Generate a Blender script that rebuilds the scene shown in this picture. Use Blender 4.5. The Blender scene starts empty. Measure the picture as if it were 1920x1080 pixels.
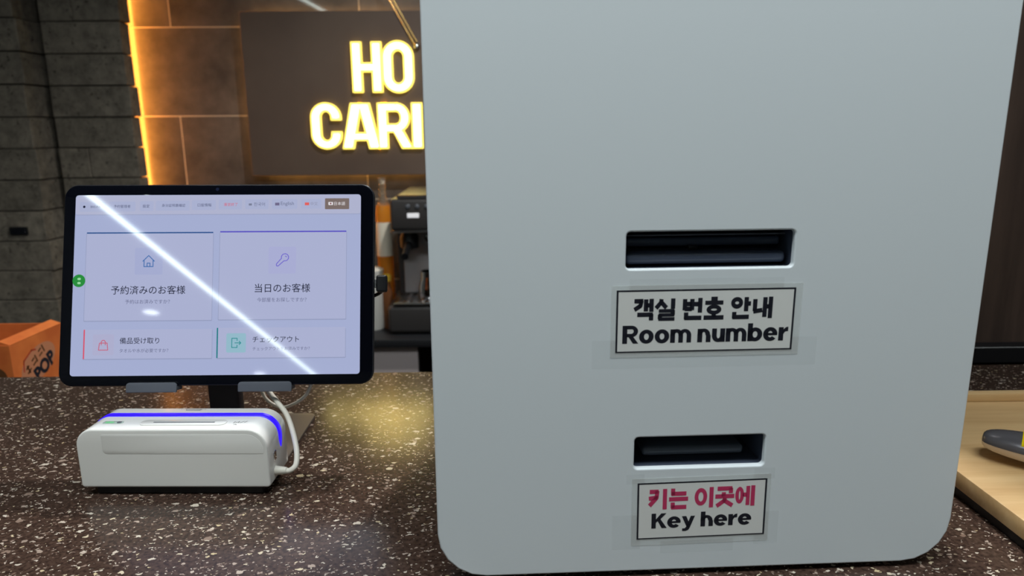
import bpy, bmesh, math, random
from mathutils import Vector, Matrix
random.seed(7)
SC = bpy.context.scene
COL = SC.collection
PI = math.pi

# ------------------------------------------------------------------ camera, world, exposure
cam_d = bpy.data.cameras.new('camera'); CAM = bpy.data.objects.new('camera', cam_d); COL.objects.link(CAM)
_r = Vector((0.99983, -0.016805, -0.007512)); _d = Vector((-0.010997, -0.218067, -0.975872)); _f = Vector((0.014762, 0.975789, -0.218214))
_m = Matrix((( _r.x, -_d.x, -_f.x, 0), (_r.y, -_d.y, -_f.y, 0), (_r.z, -_d.z, -_f.z, 0.30), (0, 0, 0, 1)))
CAM.matrix_world = _m
cam_d.sensor_width = 36; cam_d.lens = 1330 / 1920 * 36
cam_d.clip_start = 0.01
cam_d.dof.use_dof = True; cam_d.dof.focus_distance = 0.56; cam_d.dof.aperture_fstop = 8.5
SC.camera = CAM
W = bpy.data.worlds.new('world'); SC.world = W; W.use_nodes = True
W.node_tree.nodes['Background'].inputs[0].default_value = (0.5, 0.55, 0.6, 1)
W.node_tree.nodes['Background'].inputs[1].default_value = 0.0  # closed room, no sky
SC.view_settings.view_transform = 'Standard'; SC.view_settings.look = 'None'
SC.view_settings.gamma = 1; SC.view_settings.use_curve_mapping = False
SC.view_settings.exposure = 0.0

def area_lamp(name, label, loc, rot, sx, sy, power, col, spread=PI):
    """a ceiling fitting: the fitting object parents the light it gives off"""
    l = bpy.data.lights.new(name, 'AREA'); l.shape = 'RECTANGLE'; l.size = sx; l.size_y = sy
    l.energy = power; l.color = col; l.spread = spread
    o = bpy.data.objects.new(name, l); COL.objects.link(o)
    o.location = loc; o.rotation_euler = rot
    return o
CEIL = 1.5
area_lamp('ceiling_panel_beam_offscreen', '', (0.0, -0.02, CEIL - 0.03), (0, 0, 0), 1.7, 0.4, 22, (0.95, 1.0, 0.99))
_s = bpy.data.lights.new('downlight_beam_offscreen', 'SPOT'); _s.energy = 75; _s.spot_size = 2.3; _s.spot_blend = 0.5; _s.shadow_soft_size = 0.03; _s.color = (1, 0.97, 0.92)
SPOT = bpy.data.objects.new('downlight_beam_offscreen', _s); COL.objects.link(SPOT); SPOT.location = (0.22, 1.35, CEIL - 0.03)

# ------------------------------------------------------------------ materials
def lin(c):
    def f(v):
        v /= 255.0
        return v / 12.92 if v <= 0.04045 else ((v + 0.055) / 1.055) ** 2.4
    return tuple(f(v) for v in c) + (1.0,)
MATS = {}
def mat(name, rgb, rough=0.5, metal=0.0, emit=None, es=0.0, spec=0.5, coat=0.0, trans=0.0, alpha=1.0, ior=1.45):
    if name in MATS: return MATS[name]
    m = bpy.data.materials.new(name); m.use_nodes = True
    b = m.node_tree.nodes['Principled BSDF']
    b.inputs['Base Color'].default_value = lin(rgb); b.inputs['Roughness'].default_value = rough
    b.inputs['Metallic'].default_value = metal; b.inputs['Specular IOR Level'].default_value = spec
    b.inputs['Coat Weight'].default_value = coat; b.inputs['Transmission Weight'].default_value = trans
    b.inputs['Alpha'].default_value = alpha; b.inputs['IOR'].default_value = ior
    if emit:
        b.inputs['Emission Color'].default_value = lin(emit); b.inputs['Emission Strength'].default_value = es
    MATS[name] = m
    return m
def nt(m): return m.node_tree.nodes, m.node_tree.links, m.node_tree.nodes['Principled BSDF']
def N(nodes, t, **kw):
    n = nodes.new(t)
    for k, v in kw.items(): setattr(n, k, v)
    return n
def noise_color(m, a, b, scale, detail=4, rough=0.6, bump=0.0, bscale=None, bdist=0.002, per_object=0.0, stretch=(1, 1, 1), lo=0.35, hi=0.65):
    nodes, links, bs = nt(m)
    tc = N(nodes, 'ShaderNodeTexCoord'); mp = N(nodes, 'ShaderNodeMapping'); mp.inputs['Scale'].default_value = stretch
    links.new(tc.outputs['Object'], mp.inputs['Vector'])
    vec = mp.outputs['Vector']
    if per_object:
        oi = N(nodes, 'ShaderNodeObjectInfo'); ad = N(nodes, 'ShaderNodeVectorMath', operation='MULTIPLY_ADD')
        cb = N(nodes, 'ShaderNodeCombineXYZ')
        for k in range(3): links.new(oi.outputs['Random'], cb.inputs[k])
        ad.inputs[1].default_value = (37, 51, 23); links.new(cb.outputs[0], ad.inputs[0]); links.new(vec, ad.inputs[2]); vec = ad.outputs[0]
    n = N(nodes, 'ShaderNodeTexNoise'); n.inputs['Scale'].default_value = scale; n.inputs['Detail'].default_value = detail; n.inputs['Roughness'].default_value = rough
    links.new(vec, n.inputs['Vector'])
    r = N(nodes, 'ShaderNodeValToRGB'); r.color_ramp.elements[0].color = lin(a); r.color_ramp.elements[1].color = lin(b)
    r.color_ramp.elements[0].position = lo; r.color_ramp.elements[1].position = hi
    links.new(n.outputs['Fac'], r.inputs['Fac'])
    out = r.outputs['Color']
    if per_object:
        hs = N(nodes, 'ShaderNodeHueSaturation'); mr = N(nodes, 'ShaderNodeMapRange')
        mr.inputs['To Min'].default_value = 1 - per_object; mr.inputs['To Max'].default_value = 1 + per_object
        links.new(oi.outputs['Random'], mr.inputs['Value']); links.new(mr.outputs[0], hs.inputs['Value']); links.new(out, hs.inputs['Color']); out = hs.outputs[0]
    links.new(out, bs.inputs['Base Color'])
    if bump:
        n2 = N(nodes, 'ShaderNodeTexNoise'); n2.inputs['Scale'].default_value = bscale or scale * 4; n2.inputs['Detail'].default_value = 6
        links.new(vec, n2.inputs['Vector'])
        bp = N(nodes, 'ShaderNodeBump'); bp.inputs['Strength'].default_value = bump; bp.inputs['Distance'].default_value = bdist
        links.new(n2.outputs['Fac'], bp.inputs['Height']); links.new(bp.outputs[0], bs.inputs['Normal'])
    return m

def terrazzo():
    m = mat('terrazzo', (50, 38, 32), 0.22, spec=0.5)
    nodes, links, bs = nt(m)
    tc = N(nodes, 'ShaderNodeTexCoord'); src = tc.outputs['Object']
    nz = N(nodes, 'ShaderNodeTexNoise'); nz.inputs['Scale'].default_value = 260; nz.inputs['Detail'].default_value = 2
    links.new(src, nz.inputs['Vector'])
    sub = N(nodes, 'ShaderNodeVectorMath', operation='SUBTRACT'); sub.inputs[1].default_value = (0.5, 0.5, 0.5); links.new(nz.outputs['Color'], sub.inputs[0])
    mad = N(nodes, 'ShaderNodeVectorMath', operation='MULTIPLY_ADD'); mad.inputs[1].default_value = (0.006, 0.006, 0); links.new(sub.outputs[0], mad.inputs[0]); links.new(src, mad.inputs[2])
    base = N(nodes, 'ShaderNodeTexNoise'); base.inputs['Scale'].default_value = 300; base.inputs['Detail'].default_value = 5; links.new(src, base.inputs['Vector'])
    br = N(nodes, 'ShaderNodeValToRGB'); br.color_ramp.elements[0].color = lin((48, 35, 30)); br.color_ramp.elements[1].color = lin((82, 64, 55)); br.color_ramp.elements[0].position = .35; br.color_ramp.elements[1].position = .7
    links.new(base.outputs['Fac'], br.inputs['Fac'])
    col = br.outputs['Color']
    # (cells per metre, share of cells holding a chip, largest radius, stretch)
    for sc, share, rad, rot, st in ((600, 0.17, 0.31, 0.4, 0.6), (330, 0.17, 0.31, 1.1, 0.62), (190, 0.15, 0.25, 0.2, 0.65), (100, 0.09, 0.22, 0.8, 0.7)):
        mp = N(nodes, 'ShaderNodeMapping'); mp.inputs['Rotation'].default_value = (0, 0, rot); mp.inputs['Scale'].default_value = (st, 1, 0); mp.inputs['Location'].default_value = (sc * .013, sc * .007, 0)
        links.new(mad.outputs[0], mp.inputs['Vector'])
        v = N(nodes, 'ShaderNodeTexVoronoi'); v.voronoi_dimensions = '2D'; v.inputs['Scale'].default_value = sc; v.distance = 'MINKOWSKI'; v.inputs['Exponent'].default_value = 1.4
        links.new(mp.outputs[0], v.inputs['Vector'])
        sp = N(nodes, 'ShaderNodeSeparateColor'); links.new(v.outputs['Color'], sp.inputs[0])
        has = N(nodes, 'ShaderNodeMath', operation='LESS_THAN'); has.inputs[1].default_value = share; links.new(sp.outputs[0], has.inputs[0])
        rr = N(nodes, 'ShaderNodeMapRange'); rr.inputs['To Min'].default_value = rad * .45; rr.inputs['To Max'].default_value = rad * 1.25; links.new(sp.outputs[1], rr.inputs['Value'])
        ins = N(nodes, 'ShaderNodeMath', operation='LESS_THAN'); links.new(v.outputs['Distance'], ins.inputs[0]); links.new(rr.outputs[0], ins.inputs[1])
        mul = N(nodes, 'ShaderNodeMath', operation='MULTIPLY'); links.new(has.outputs[0], mul.inputs[0]); links.new(ins.outputs[0], mul.inputs[1])
        cr = N(nodes, 'ShaderNodeValToRGB'); e = cr.color_ramp.elements
        e[0].color = lin((120, 98, 86)); e[1].color = lin((196, 178, 140)); e[1].position = 1
        k = e.new(0.45); k.color = lin((176, 160, 148)); k = e.new(0.8); k.color = lin((205, 196, 182))
        links.new(sp.outputs[2], cr.inputs['Fac'])
        mx = N(nodes, 'ShaderNodeMix', data_type='RGBA'); links.new(mul.outputs[0], mx.inputs['Factor']); links.new(col, mx.inputs[6]); links.new(cr.outputs['Color'], mx.inputs[7]); col = mx.outputs[2]
    links.new(col, bs.inputs['Base Color'])
    return m
def wood(name, a, b, rough=0.45, stretch=(4, 60, 60), scale=1.0):
    m = mat(name, a, rough)
    return noise_color(m, a, b, scale, 6, 0.6, 0.08, 3, 0.0006, stretch=stretch, lo=.3, hi=.7)

M_TERR = terrazzo()
M_KIOSK = mat('powder_coated_white', (220, 228, 233), 0.38)
M_WHITE = mat('white_plastic', (232, 232, 228), 0.22, coat=0.3)
M_BLACK = mat('black_plastic', (16, 17, 20), 0.4)
M_NAVY = mat('dark_gloss_plastic', (14, 17, 26), 0.12)
M_SLOT = mat('slot_plastic', (78, 86, 104), .25)
M_GREY = mat('grey_plastic', (92, 96, 104), 0.4)
M_GUN = mat('gunmetal', (92, 88, 84), 0.35, metal=0.9)
M_STEEL = mat('brushed_steel', (150, 150, 152), 0.3, metal=1.0)
M_CHROME = mat('chrome', (225, 225, 225), 0.06, metal=1.0)
M_PAPER = mat('paper', (226, 228, 226), 0.55)
M_INK = mat('black_ink', (24, 26, 38), 0.55)
M_RED = mat('crimson_ink', (196, 56, 100), 0.55)
M_CABLE = mat('white_cable', (228, 224, 212), 0.4)

# ------------------------------------------------------------------ mesh helpers
def link(o, parent=None):
    COL.objects.link(o)
    if parent is not None: o.parent = parent
    return o
def obj(name, me, m=None, parent=None, loc=None, rot=None):
    if isinstance(me, bmesh.types.BMesh):
        bm = me; me = bpy.data.meshes.new(name); bm.normal_update(); bm.to_mesh(me); bm.free()
    o = bpy.data.objects.new(name, me); link(o, parent)
    if m is not None and not me.materials: me.materials.append(m)
    if loc is not None: o.location = loc
    if rot is not None: o.rotation_euler = rot
    return o
def tag(o, label, cat, group=None):
    o['label'] = label; o['category'] = cat
    if group: o['group'] = group
    return o
def struct(o): o['kind'] = 'structure'; return o
def thing(name, label, cat, loc=(0, 0, 0), rz=0.0, group=None):
    o = bpy.data.objects.new(name, None); o.empty_display_size = 0.05; link(o); o.location = loc; o.rotation_euler = (0, 0, rz)
    return tag(o, label, cat, group)
def smooth(me, ang=0.6):
    for p in me.polygons: p.use_smooth = True
    try: me.set_sharp_from_angle(angle=ang)
    except Exception: pass
    return me
def mesh_of(bm, name='m', sm=True, ang=0.6):
    bmesh.ops.recalc_face_normals(bm, faces=bm.faces)
    me = bpy.data.meshes.new(name); bm.to_mesh(me); bm.free()
    if sm: smooth(me, ang)
    return me
def box(x0, x1, y0, y1, z0, z1, bev=0.0, seg=2, bm=None):
    own = bm is None
    if own: bm = bmesh.new()
    vs = [bm.verts.new(p) for p in ((x0, y0, z0), (x1, y0, z0), (x1, y1, z0), (x0, y1, z0), (x0, y0, z1), (x1, y0, z1), (x1, y1, z1), (x0, y1, z1))]
    fs = [bm.faces.new([vs[i] for i in q]) for q in ((3, 2, 1, 0), (4, 5, 6, 7), (0, 1, 5, 4), (1, 2, 6, 5), (2, 3, 7, 6), (3, 0, 4, 7))]
    if bev:
        es = list({e for f in fs for e in f.edges})
        bmesh.ops.bevel(bm, geom=es, offset=bev, segments=seg, profile=0.5, affect='EDGES')
    return mesh_of(bm, ang=0.7) if own else bm
def rrect(x0, x1, y0, y1, r, seg=8):
    """rounded rectangle outline, anticlockwise; r one radius or four (bl, br, tr, tl)"""
    if not isinstance(r, (tuple, list)): r = (r,) * 4
    pts = []
    for (cx, cy, a, q) in ((x0 + r[0], y0 + r[0], PI, r[0]), (x1 - r[1], y0 + r[1], 1.5 * PI, r[1]), (x1 - r[2], y1 - r[2], 0, r[2]), (x0 + r[3], y1 - r[3], .5 * PI, r[3])):
        n = seg if q > 0 else 0
        for k in range(n + 1):
            t = a + .5 * PI * k / max(n, 1)
            pts.append((cx + q * math.cos(t), cy + q * math.sin(t)))
    return pts
def plate(loops, depth, bevel=0.0, bres=2, ang=0.5):
    """outline (first loop) with holes, thickness `depth`, as a mesh in local XY, z from -depth to 0"""
    cu = bpy.data.curves.new('c', 'CURVE'); cu.dimensions = '2D'; cu.fill_mode = 'BOTH'
    for lp in loops:
        s = cu.splines.new('POLY'); s.points.add(len(lp) - 1); s.use_cyclic_u = True
        for p, q in zip(s.points, lp): p.co = (q[0], q[1], 0, 1)
    cu.extrude = max(depth / 2 - bevel, 0.0); cu.bevel_depth = bevel; cu.bevel_resolution = bres; cu.offset = -bevel
    o = bpy.data.objects.new('c', cu); COL.objects.link(o)
    dg = bpy.context.evaluated_depsgraph_get()
    me = bpy.data.meshes.new_from_object(o.evaluated_get(dg))
    bpy.data.objects.remove(o)
    for v in me.vertices: v.co.z -= depth / 2
    bm = bmesh.new(); bm.from_mesh(me); bmesh.ops.remove_doubles(bm, verts=bm.verts, dist=1e-6); bpy.data.meshes.remove(me)
    return mesh_of(bm, ang=ang)
def xz(me, flip=True):
    """turn a plate made in XY so that it stands: x stays, y -> z, its front (z=0) faces -y"""
    me.transform(Matrix(((1, 0, 0, 0), (0, 0, -1, 0), (0, 1, 0, 0), (0, 0, 0, 1))))
    return me
def flat(pts, z=0.0):
    bm = bmesh.new(); bm.faces.new([bm.verts.new((p[0], p[1], z)) for p in pts])
    me = bpy.data.meshes.new('f'); bm.to_mesh(me); bm.free(); return me
def lathe(prof, seg=28, cap=True):
    bm = bmesh.new(); rings = []
    for r, z in prof:
        rings.append([bm.verts.new((r * math.cos(2 * PI * k / seg), r * math.sin(2 * PI * k / seg), z)) for k in range(seg)])
    for a, b in zip(rings, rings[1:]):
        for k in range(seg): bm.faces.new((a[k], a[(k + 1) % seg], b[(k + 1) % seg], b[k]))
    if cap: bm.faces.new(rings[0][::-1]); bm.faces.new(rings[-1])
    return mesh_of(bm, ang=0.7)
def tube(pts, r, seg=10, sub=8):
    """smooth tube through points"""
    P = [Vector(p) for p in pts]
    if sub > 1 and len(P) > 2:
        Q = []
        ext = [P[0] * 2 - P[1]] + P + [P[-1] * 2 - P[-2]]
        for i in range(1, len(ext) - 2):
            a, b, c, d = ext[i - 1:i + 3]
            for k in range(sub):
                t = k / sub
                Q.append(.5 * ((2 * b) + (c - a) * t + (2 * a - 5 * b + 4 * c - d) * t * t + (3 * b - a - 3 * c + d) * t ** 3))
        Q.append(P[-1]); P = Q
    bm = bmesh.new(); rings = []; up = Vector((0.13, 0.31, 0.94)).normalized()
    for i, p in enumerate(P):
        t = (P[min(i + 1, len(P) - 1)] - P[max(i - 1, 0)]).normalized()
        u = (up - t * up.dot(t)).normalized(); v = t.cross(u); up = u
        rings.append([bm.verts.new(p + (u * math.cos(2 * PI * k / seg) + v * math.sin(2 * PI * k / seg)) * r) for k in range(seg)])
    for a, b in zip(rings, rings[1:]):
        for k in range(seg): bm.faces.new((a[k], a[(k + 1) % seg], b[(k + 1) % seg], b[k]))
    bm.faces.new(rings[0][::-1]); bm.faces.new(rings[-1])
    return mesh_of(bm, ang=0.9)
def text_mesh(s, x0, x1, yc, h=None, offset=0.0):
    """lettering fitted between x0 and x1 with its middle at yc, in local XY"""
    cu = bpy.data.curves.new('t', 'FONT'); cu.body = s; cu.offset = offset; cu.resolution_u = 3
    o = bpy.data.objects.new('t', cu); COL.objects.link(o)
    me = bpy.data.meshes.new_from_object(o.evaluated_get(bpy.context.evaluated_depsgraph_get()))
    bpy.data.objects.remove(o)
    xs = [v.co.x for v in me.vertices]; ys = [v.co.y for v in me.vertices]
    sx = (x1 - x0) / (max(xs) - min(xs)); sy = sx if h is None else h / (max(ys) - min(ys))
    mx, my = min(xs), (max(ys) + min(ys)) / 2
    for v in me.vertices: v.co = ((v.co.x - mx) * sx + x0, (v.co.y - my) * sy + yc, 0)
    return me
# heavy lettering drawn stroke by stroke: ('l', points, width) butt-ended line, ('a', cx, cy, Rx, Ry, rx, ry, a0, a1) ring sector
def arc_pts(cx, cy, rx, ry, a0, a1, n=20):
    return [(cx + rx * math.cos(math.radians(a0 + (a1 - a0) * k / n)), cy + ry * math.sin(math.radians(a0 + (a1 - a0) * k / n))) for k in range(n + 1)]
def stroke_polys(st):
    out = []
    if st[0] == 'l':
        pts, w = st[1], st[2] / 2
        for (ax, ay), (bx, by) in zip(pts, pts[1:]):
            L = math.hypot(bx - ax, by - ay); nx, ny = -(by - ay) / L * w, (bx - ax) / L * w
            out.append([(ax + nx, ay + ny), (ax - nx, ay - ny), (bx - nx, by - ny), (bx + nx, by + ny)])
        for (ax, ay) in pts[1:-1]: out.append(arc_pts(ax, ay, w, w, 0, 342, 19))
    elif st[0] == 'p': out.append(st[1])
    elif st[0] == 'q':
        _, xb, yb, xt, yt, w = st; out.append([(xb - w / 2, yb), (xb + w / 2, yb), (xt + w / 2, yt), (xt - w / 2, yt)])
    else:
        _, cx, cy, R1, R2, r1, r2, a0, a1 = st
        o_ = arc_pts(cx, cy, R1, R2, a0, a1, 28); i_ = arc_pts(cx, cy, r1, r2, a0, a1, 28)
        for k in range(28): out.append([o_[k], o_[k + 1], i_[k + 1], i_[k]])
    return out
def H(x0, x1, y, w=15): return ('l', [(x0, y), (x1, y)], w)
def V(x, y0, y1, w=16): return ('l', [(x, y0), (x, y1)], w)
def RING(cx, cy, rx, ry, w=15): return ('a', cx, cy, rx, ry, rx - w, ry - w, 0, 360)
HAN = {
 '객': [H(4, 48, 90), ('l', [(40, 92), (34, 68), (5, 50)], 15), V(62, 42, 98), H(62, 88, 70), V(89, 40, 100), H(20, 97, 27), V(89, 0, 30)],
 '실': [('l', [(30, 98), (28, 82), (4, 56)], 15), ('l', [(29, 84), (56, 57)], 15), V(88, 52, 100), H(18, 96, 43, 12), V(88, 22, 46, 16), H(18, 96, 24, 12), V(25, 5, 26, 16), H(17, 98, 5, 12)],
 '번': [V(12, 44, 96), V(48, 44, 96), H(12, 48, 73), H(12, 48, 50), V(88, 32, 100), H(56, 88, 72), V(20, 2, 34), H(12, 97, 8)],
 '호': [H(34, 66, 95, 14), H(5, 95, 77, 14), ('a', 50, 45, 36, 22, 19, 9, 0, 360), V(50, 8, 26), H(0, 100, 8)],
 '안': [RING(29, 74, 29, 26), V(76, 34, 100), H(76, 99, 70), V(18, 2, 32), H(10, 92, 8)],
 '내': [V(12, 34, 90), ('l', [(5, 32), (50, 39)], 15), V(62, 6, 98), H(62, 88, 55), V(90, 0, 100)],
 '키': [H(6, 52, 88), ('l', [(46, 92), (42, 58), (6, 20)], 16), ('l', [(2, 55), (46, 60)], 15), V(86, 0, 100)],
 '는': [V(20, 68, 100), H(12, 90, 74), H(0, 100, 48), V(20, 4, 32), H(12, 92, 8)],
 '이': [RING(32, 54, 32, 42), V(87, 0, 100)],
 '곳': [H(10, 88, 90), V(81, 66, 92), V(44, 50, 72), H(0, 100, 52), ('l', [(52, 44), (47, 30), (8, 5)], 15), ('l', [(48, 32), (92, 5)], 15)],
 '에': [('a', 20, 54, 22, 40, 8, 26, 0, 360), H(36, 60, 56), V(64, 4, 98, 15), V(90, 0, 100, 16)],
}
def arch(x, s=25, xr=45, top=75): return [('a', x + 33, top - 36, 34, 37, 34 - s, 37 - 19, 0, 180), ('p', [(x + xr, 0), (x + xr + s, 0), (x + xr + s, top - 36), (x + xr, top - 36)])]
def REC(a, b, c, d): return ('p', [(a, c), (b, c), (b, d), (a, d)])
def e_glyph(): return [('a', 37, 37.5, 38, 39, 12.5, 18, 0, 320), REC(10, 74, 31, 44)]
LAT = {
 'R': (82, [REC(0, 25, 0, 100), REC(10, 48, 80, 100), REC(10, 48, 36, 55), ('a', 46, 68, 35, 32, 12, 13, -90, 90), ('p', [(30, 40), (55, 40), (84, 0), (56, 0)])]),
 'o': (76, [('a', 38, 37.5, 38, 39, 12.5, 18, 0, 360)]),
 'n': (70, [REC(0, 26, 0, 75)] + arch(0)),
 'h': (70, [REC(0, 26, 0, 100)] + arch(0)),
 'm': (110, [REC(0, 25, 0, 75)] + arch(0, 24, 43) + arch(43, 24, 43)),
 'u': (68, [REC(44, 70, 0, 75), REC(1, 26, 36, 75), ('a', 35, 36, 34, 37, 9, 16, 180, 360)]),
 'b': (78, [REC(0, 26, 0, 100), ('a', 40, 37.5, 38, 39, 12.5, 18, 0, 360)]),
 'e': (75, e_glyph()),
 'r': (50, [REC(0, 26, 0, 75), ('p', [(20, 36), (25, 62), (38, 75), (50, 77), (50, 53), (34, 50), (26, 36)])]),
 'K': (84, [REC(0, 25, 0, 100), ('p', [(20, 34), (24, 60), (54, 100), (83, 100), (48, 58)]), ('p', [(32, 55), (50, 62), (87, 0), (58, 0)])]),
 'y': (74, [('p', [(0, 75), (25, 75), (50, 6), (30, -3)]), ('p', [(74, 75), (50, 75), (27, 4), (18, -8), (4, -8), (4, -26), (22, -27), (38, -20), (46, -6)])]),
}
def heavy_text(s, x0, x1, y0, y1):
    """one flat mesh of heavy lettering, cap/box height from y0 to y1, fitted between x0 and x1"""
    polys = []; pen = 0.0
    for ch in s:
        if ch == ' ': pen += 27; continue
        if ch in HAN:
            wd, sts = 100, [('l', q[1], q[2] * 1.36) if q[0] == 'l' else ('a', q[1], q[2], q[3] + 1, q[4] + 1, max(q[5] - 4, 3), max(q[6] - 4, 3), 0, 360) for q in HAN[ch]]; gap = 8
        else: wd, sts = LAT[ch]; gap = 5.5
        for st in sts:
            for pl in stroke_polys(st): polys.append([(pen + p[0], p[1]) for p in pl])
        pen += wd + gap
    pen -= gap
    sx, sy = (x1 - x0) / pen, (y1 - y0) / 100
    bm = bmesh.new()
    for pl in polys:
        try: bm.faces.new([bm.verts.new((x0 + p[0] * sx, y0 + p[1] * sy, 0)) for p in pl])
        except ValueError: pass
    me = bpy.data.meshes.new('t'); bm.to_mesh(me); bm.free(); return me

# ================================================================== THE ROOM
M_TILE = noise_color(mat('glazed_concrete_tile', (90, 78, 66), 0.26, spec=0.5, coat=.6), (68, 64, 60), (102, 96, 90), 5, 6, 0.65, 0.03, 40, 0.001, per_object=0.10)
M_TILE.node_tree.nodes['Principled BSDF'].inputs['Coat Roughness'].default_value = .03
def painted_pits(m, scale, dark):  # random dark specks multiplied into the colour as the shade in small holes
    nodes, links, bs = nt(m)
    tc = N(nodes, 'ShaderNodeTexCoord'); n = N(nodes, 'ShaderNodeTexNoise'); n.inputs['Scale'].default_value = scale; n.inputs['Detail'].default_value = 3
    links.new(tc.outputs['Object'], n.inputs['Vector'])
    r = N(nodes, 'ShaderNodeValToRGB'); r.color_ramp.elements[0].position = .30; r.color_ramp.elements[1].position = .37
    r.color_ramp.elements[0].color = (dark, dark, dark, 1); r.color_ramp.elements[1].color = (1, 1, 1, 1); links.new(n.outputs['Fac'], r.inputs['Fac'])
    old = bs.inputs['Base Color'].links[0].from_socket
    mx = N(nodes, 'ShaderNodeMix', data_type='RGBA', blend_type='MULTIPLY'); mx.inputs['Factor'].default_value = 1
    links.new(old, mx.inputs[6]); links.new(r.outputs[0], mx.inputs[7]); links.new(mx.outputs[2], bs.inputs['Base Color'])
M_GROUT = mat('pale_joint', (196, 182, 160), 0.8)
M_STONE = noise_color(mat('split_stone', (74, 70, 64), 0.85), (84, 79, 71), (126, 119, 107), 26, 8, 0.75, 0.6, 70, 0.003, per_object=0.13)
painted_pits(M_STONE, 75, .35)
M_DARKSTONE = mat('stone_core', (105, 99, 89), 0.9)
M_FLOOR = noise_color(mat('floor_screed', (70, 66, 62), 0.5), (60, 57, 54), (84, 80, 75), 3, 4)
M_PLASTER = noise_color(mat('grey_plaster', (150, 150, 148), 0.8), (140, 140, 138), (162, 162, 158), 4, 4)
FLOOR = -1.05
struct(obj('floor', box(-3.2, 3.2, -6.6, 2.5, FLOOR - .08, FLOOR), M_FLOOR))
struct(obj('ceiling', box(-3.2, 3.2, -6.6, 2.5, CEIL, CEIL + .08), mat('ceiling_paint', (96, 96, 96), 0.8)))
struct(obj('wall_front', box(-3.2, 3.2, -6.6, -6.5, FLOOR, CEIL), M_PLASTER))
struct(obj('wall_left', box(-3.2, -3.1, -6.5, 2.4, FLOOR, CEIL), M_PLASTER))
struct(obj('wall_right', box(3.1, 3.2, -6.5, 2.4, FLOOR, CEIL), M_PLASTER))
wb = struct(obj('wall_back', box(-3.2, 3.2, 2.4006, 2.5, FLOOR, CEIL), M_GROUT))
TW, TH = 0.6, 0.275
tile_me = {}
row = 0; z = 0.350 - 5 * TH
while z < CEIL - 0.02:
    z1 = min(z + TH, CEIL); z0 = max(z, FLOOR)
    x = -1.043 - 1.2 + (0.3 if (row % 2) == 1 else 0.0)
    while x < 1.3:
        key = (round(z1 - z0, 3))
        if key not in tile_me: tile_me[key] = box(0.0016, TW - .0016, 0, .004, .0016, z1 - z0 - .0016, .0003, 1)
        t = obj('wall_tile', tile_me[key], M_TILE, wb, (x, 2.4, z0)); x += TW
    z += TH; row += 1

def stone_wall(name, x0, x1, yf, yb, joints, seed):
    rnd = random.Random(seed)
    core = struct(obj(name, box(x0 + .012, x1 - .03, yf + .03, yb, FLOOR, CEIL), M_DARKSTONE))
    z = 0.623 - 13 * .0922; n = 0
    while z < 0.95:
        cuts = [x0] + [c for c in joints(n, rnd) if x0 + .05 < c < x1 - .05] + [x1 + rnd.uniform(-.011, .004)]
        for a, b in zip(cuts, cuts[1:]):
            dy = rnd.uniform(-.003, .003)
            bm = bmesh.new(); box(a + .0018, b - .0018, yf + dy, yb - .012, z + .0016, z + .0922 - .0016, bm=bm)
            bmesh.ops.bevel(bm, geom=list(bm.edges), offset=.0016, segments=1, affect='EDGES')
            for v in bm.verts: v.co += Vector((rnd.uniform(-.0016, .0016), rnd.uniform(-.0008, .0008), rnd.uniform(-.0006, .0006)))
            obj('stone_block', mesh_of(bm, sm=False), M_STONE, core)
        z += .0922; n += 1
    return core
def mid_j(n, rnd):
    return {8: [-1.27], 9: [], 10: [], 12: [], 13: [-1.262]}.get(n, [] if n % 2 else [-1.25 + rnd.uniform(-.05, .05)])
def left_j(n, rnd): return [-1.73 + (.15 if n % 2 else 0) + rnd.uniform(-.03, .03), -2.05 + (.15 if n % 2 else 0)]
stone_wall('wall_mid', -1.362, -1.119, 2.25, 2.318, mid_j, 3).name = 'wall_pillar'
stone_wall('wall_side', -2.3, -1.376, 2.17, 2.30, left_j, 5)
# spacer ribs carry the pillar facing clear of the tiled wall
struct(obj('trim_1', box(-1.36, -1.21, 2.318, 2.40, FLOOR, CEIL), M_DARKSTONE))
struct(obj('trim_2', box(-2.3, -1.40, 2.30, 2.40, FLOOR, CEIL), M_DARKSTONE))
v = thing('wall_vent', 'small black rectangular vent plate on the grey stone block wall', 'vent', (-1.4635, 2.162, 0.010))
obj('plate', xz(plate([rrect(-.027, .027, -.0125, .0125, .003)], .006, .001)), M_BLACK, v)
for k in (-1, 0, 1): obj('louvre', box(-.022, .022, -.0035, .0, k * .007 - .0022, k * .007 + .0022, .0006, 1), M_NAVY, v)

# warm cove light behind the pillar edge
M_LED = mat('warm_led', (255, 190, 90), .4, emit=(255, 160, 62), es=50)
cv = thing('cove_light', 'warm glowing light strip hidden behind the edge of the stone pillar', 'light strip', (-1.192, 2.340, FLOOR + .05))
obj('profile', box(-.030, -.012, -.012, .012, 0, CEIL - FLOOR - .06, .001, 1), M_GUN, cv)
obj('diffuser', box(-.012, .002, -.006, .010, .005, CEIL - FLOOR - .07, .002, 2), M_LED, cv)

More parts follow.
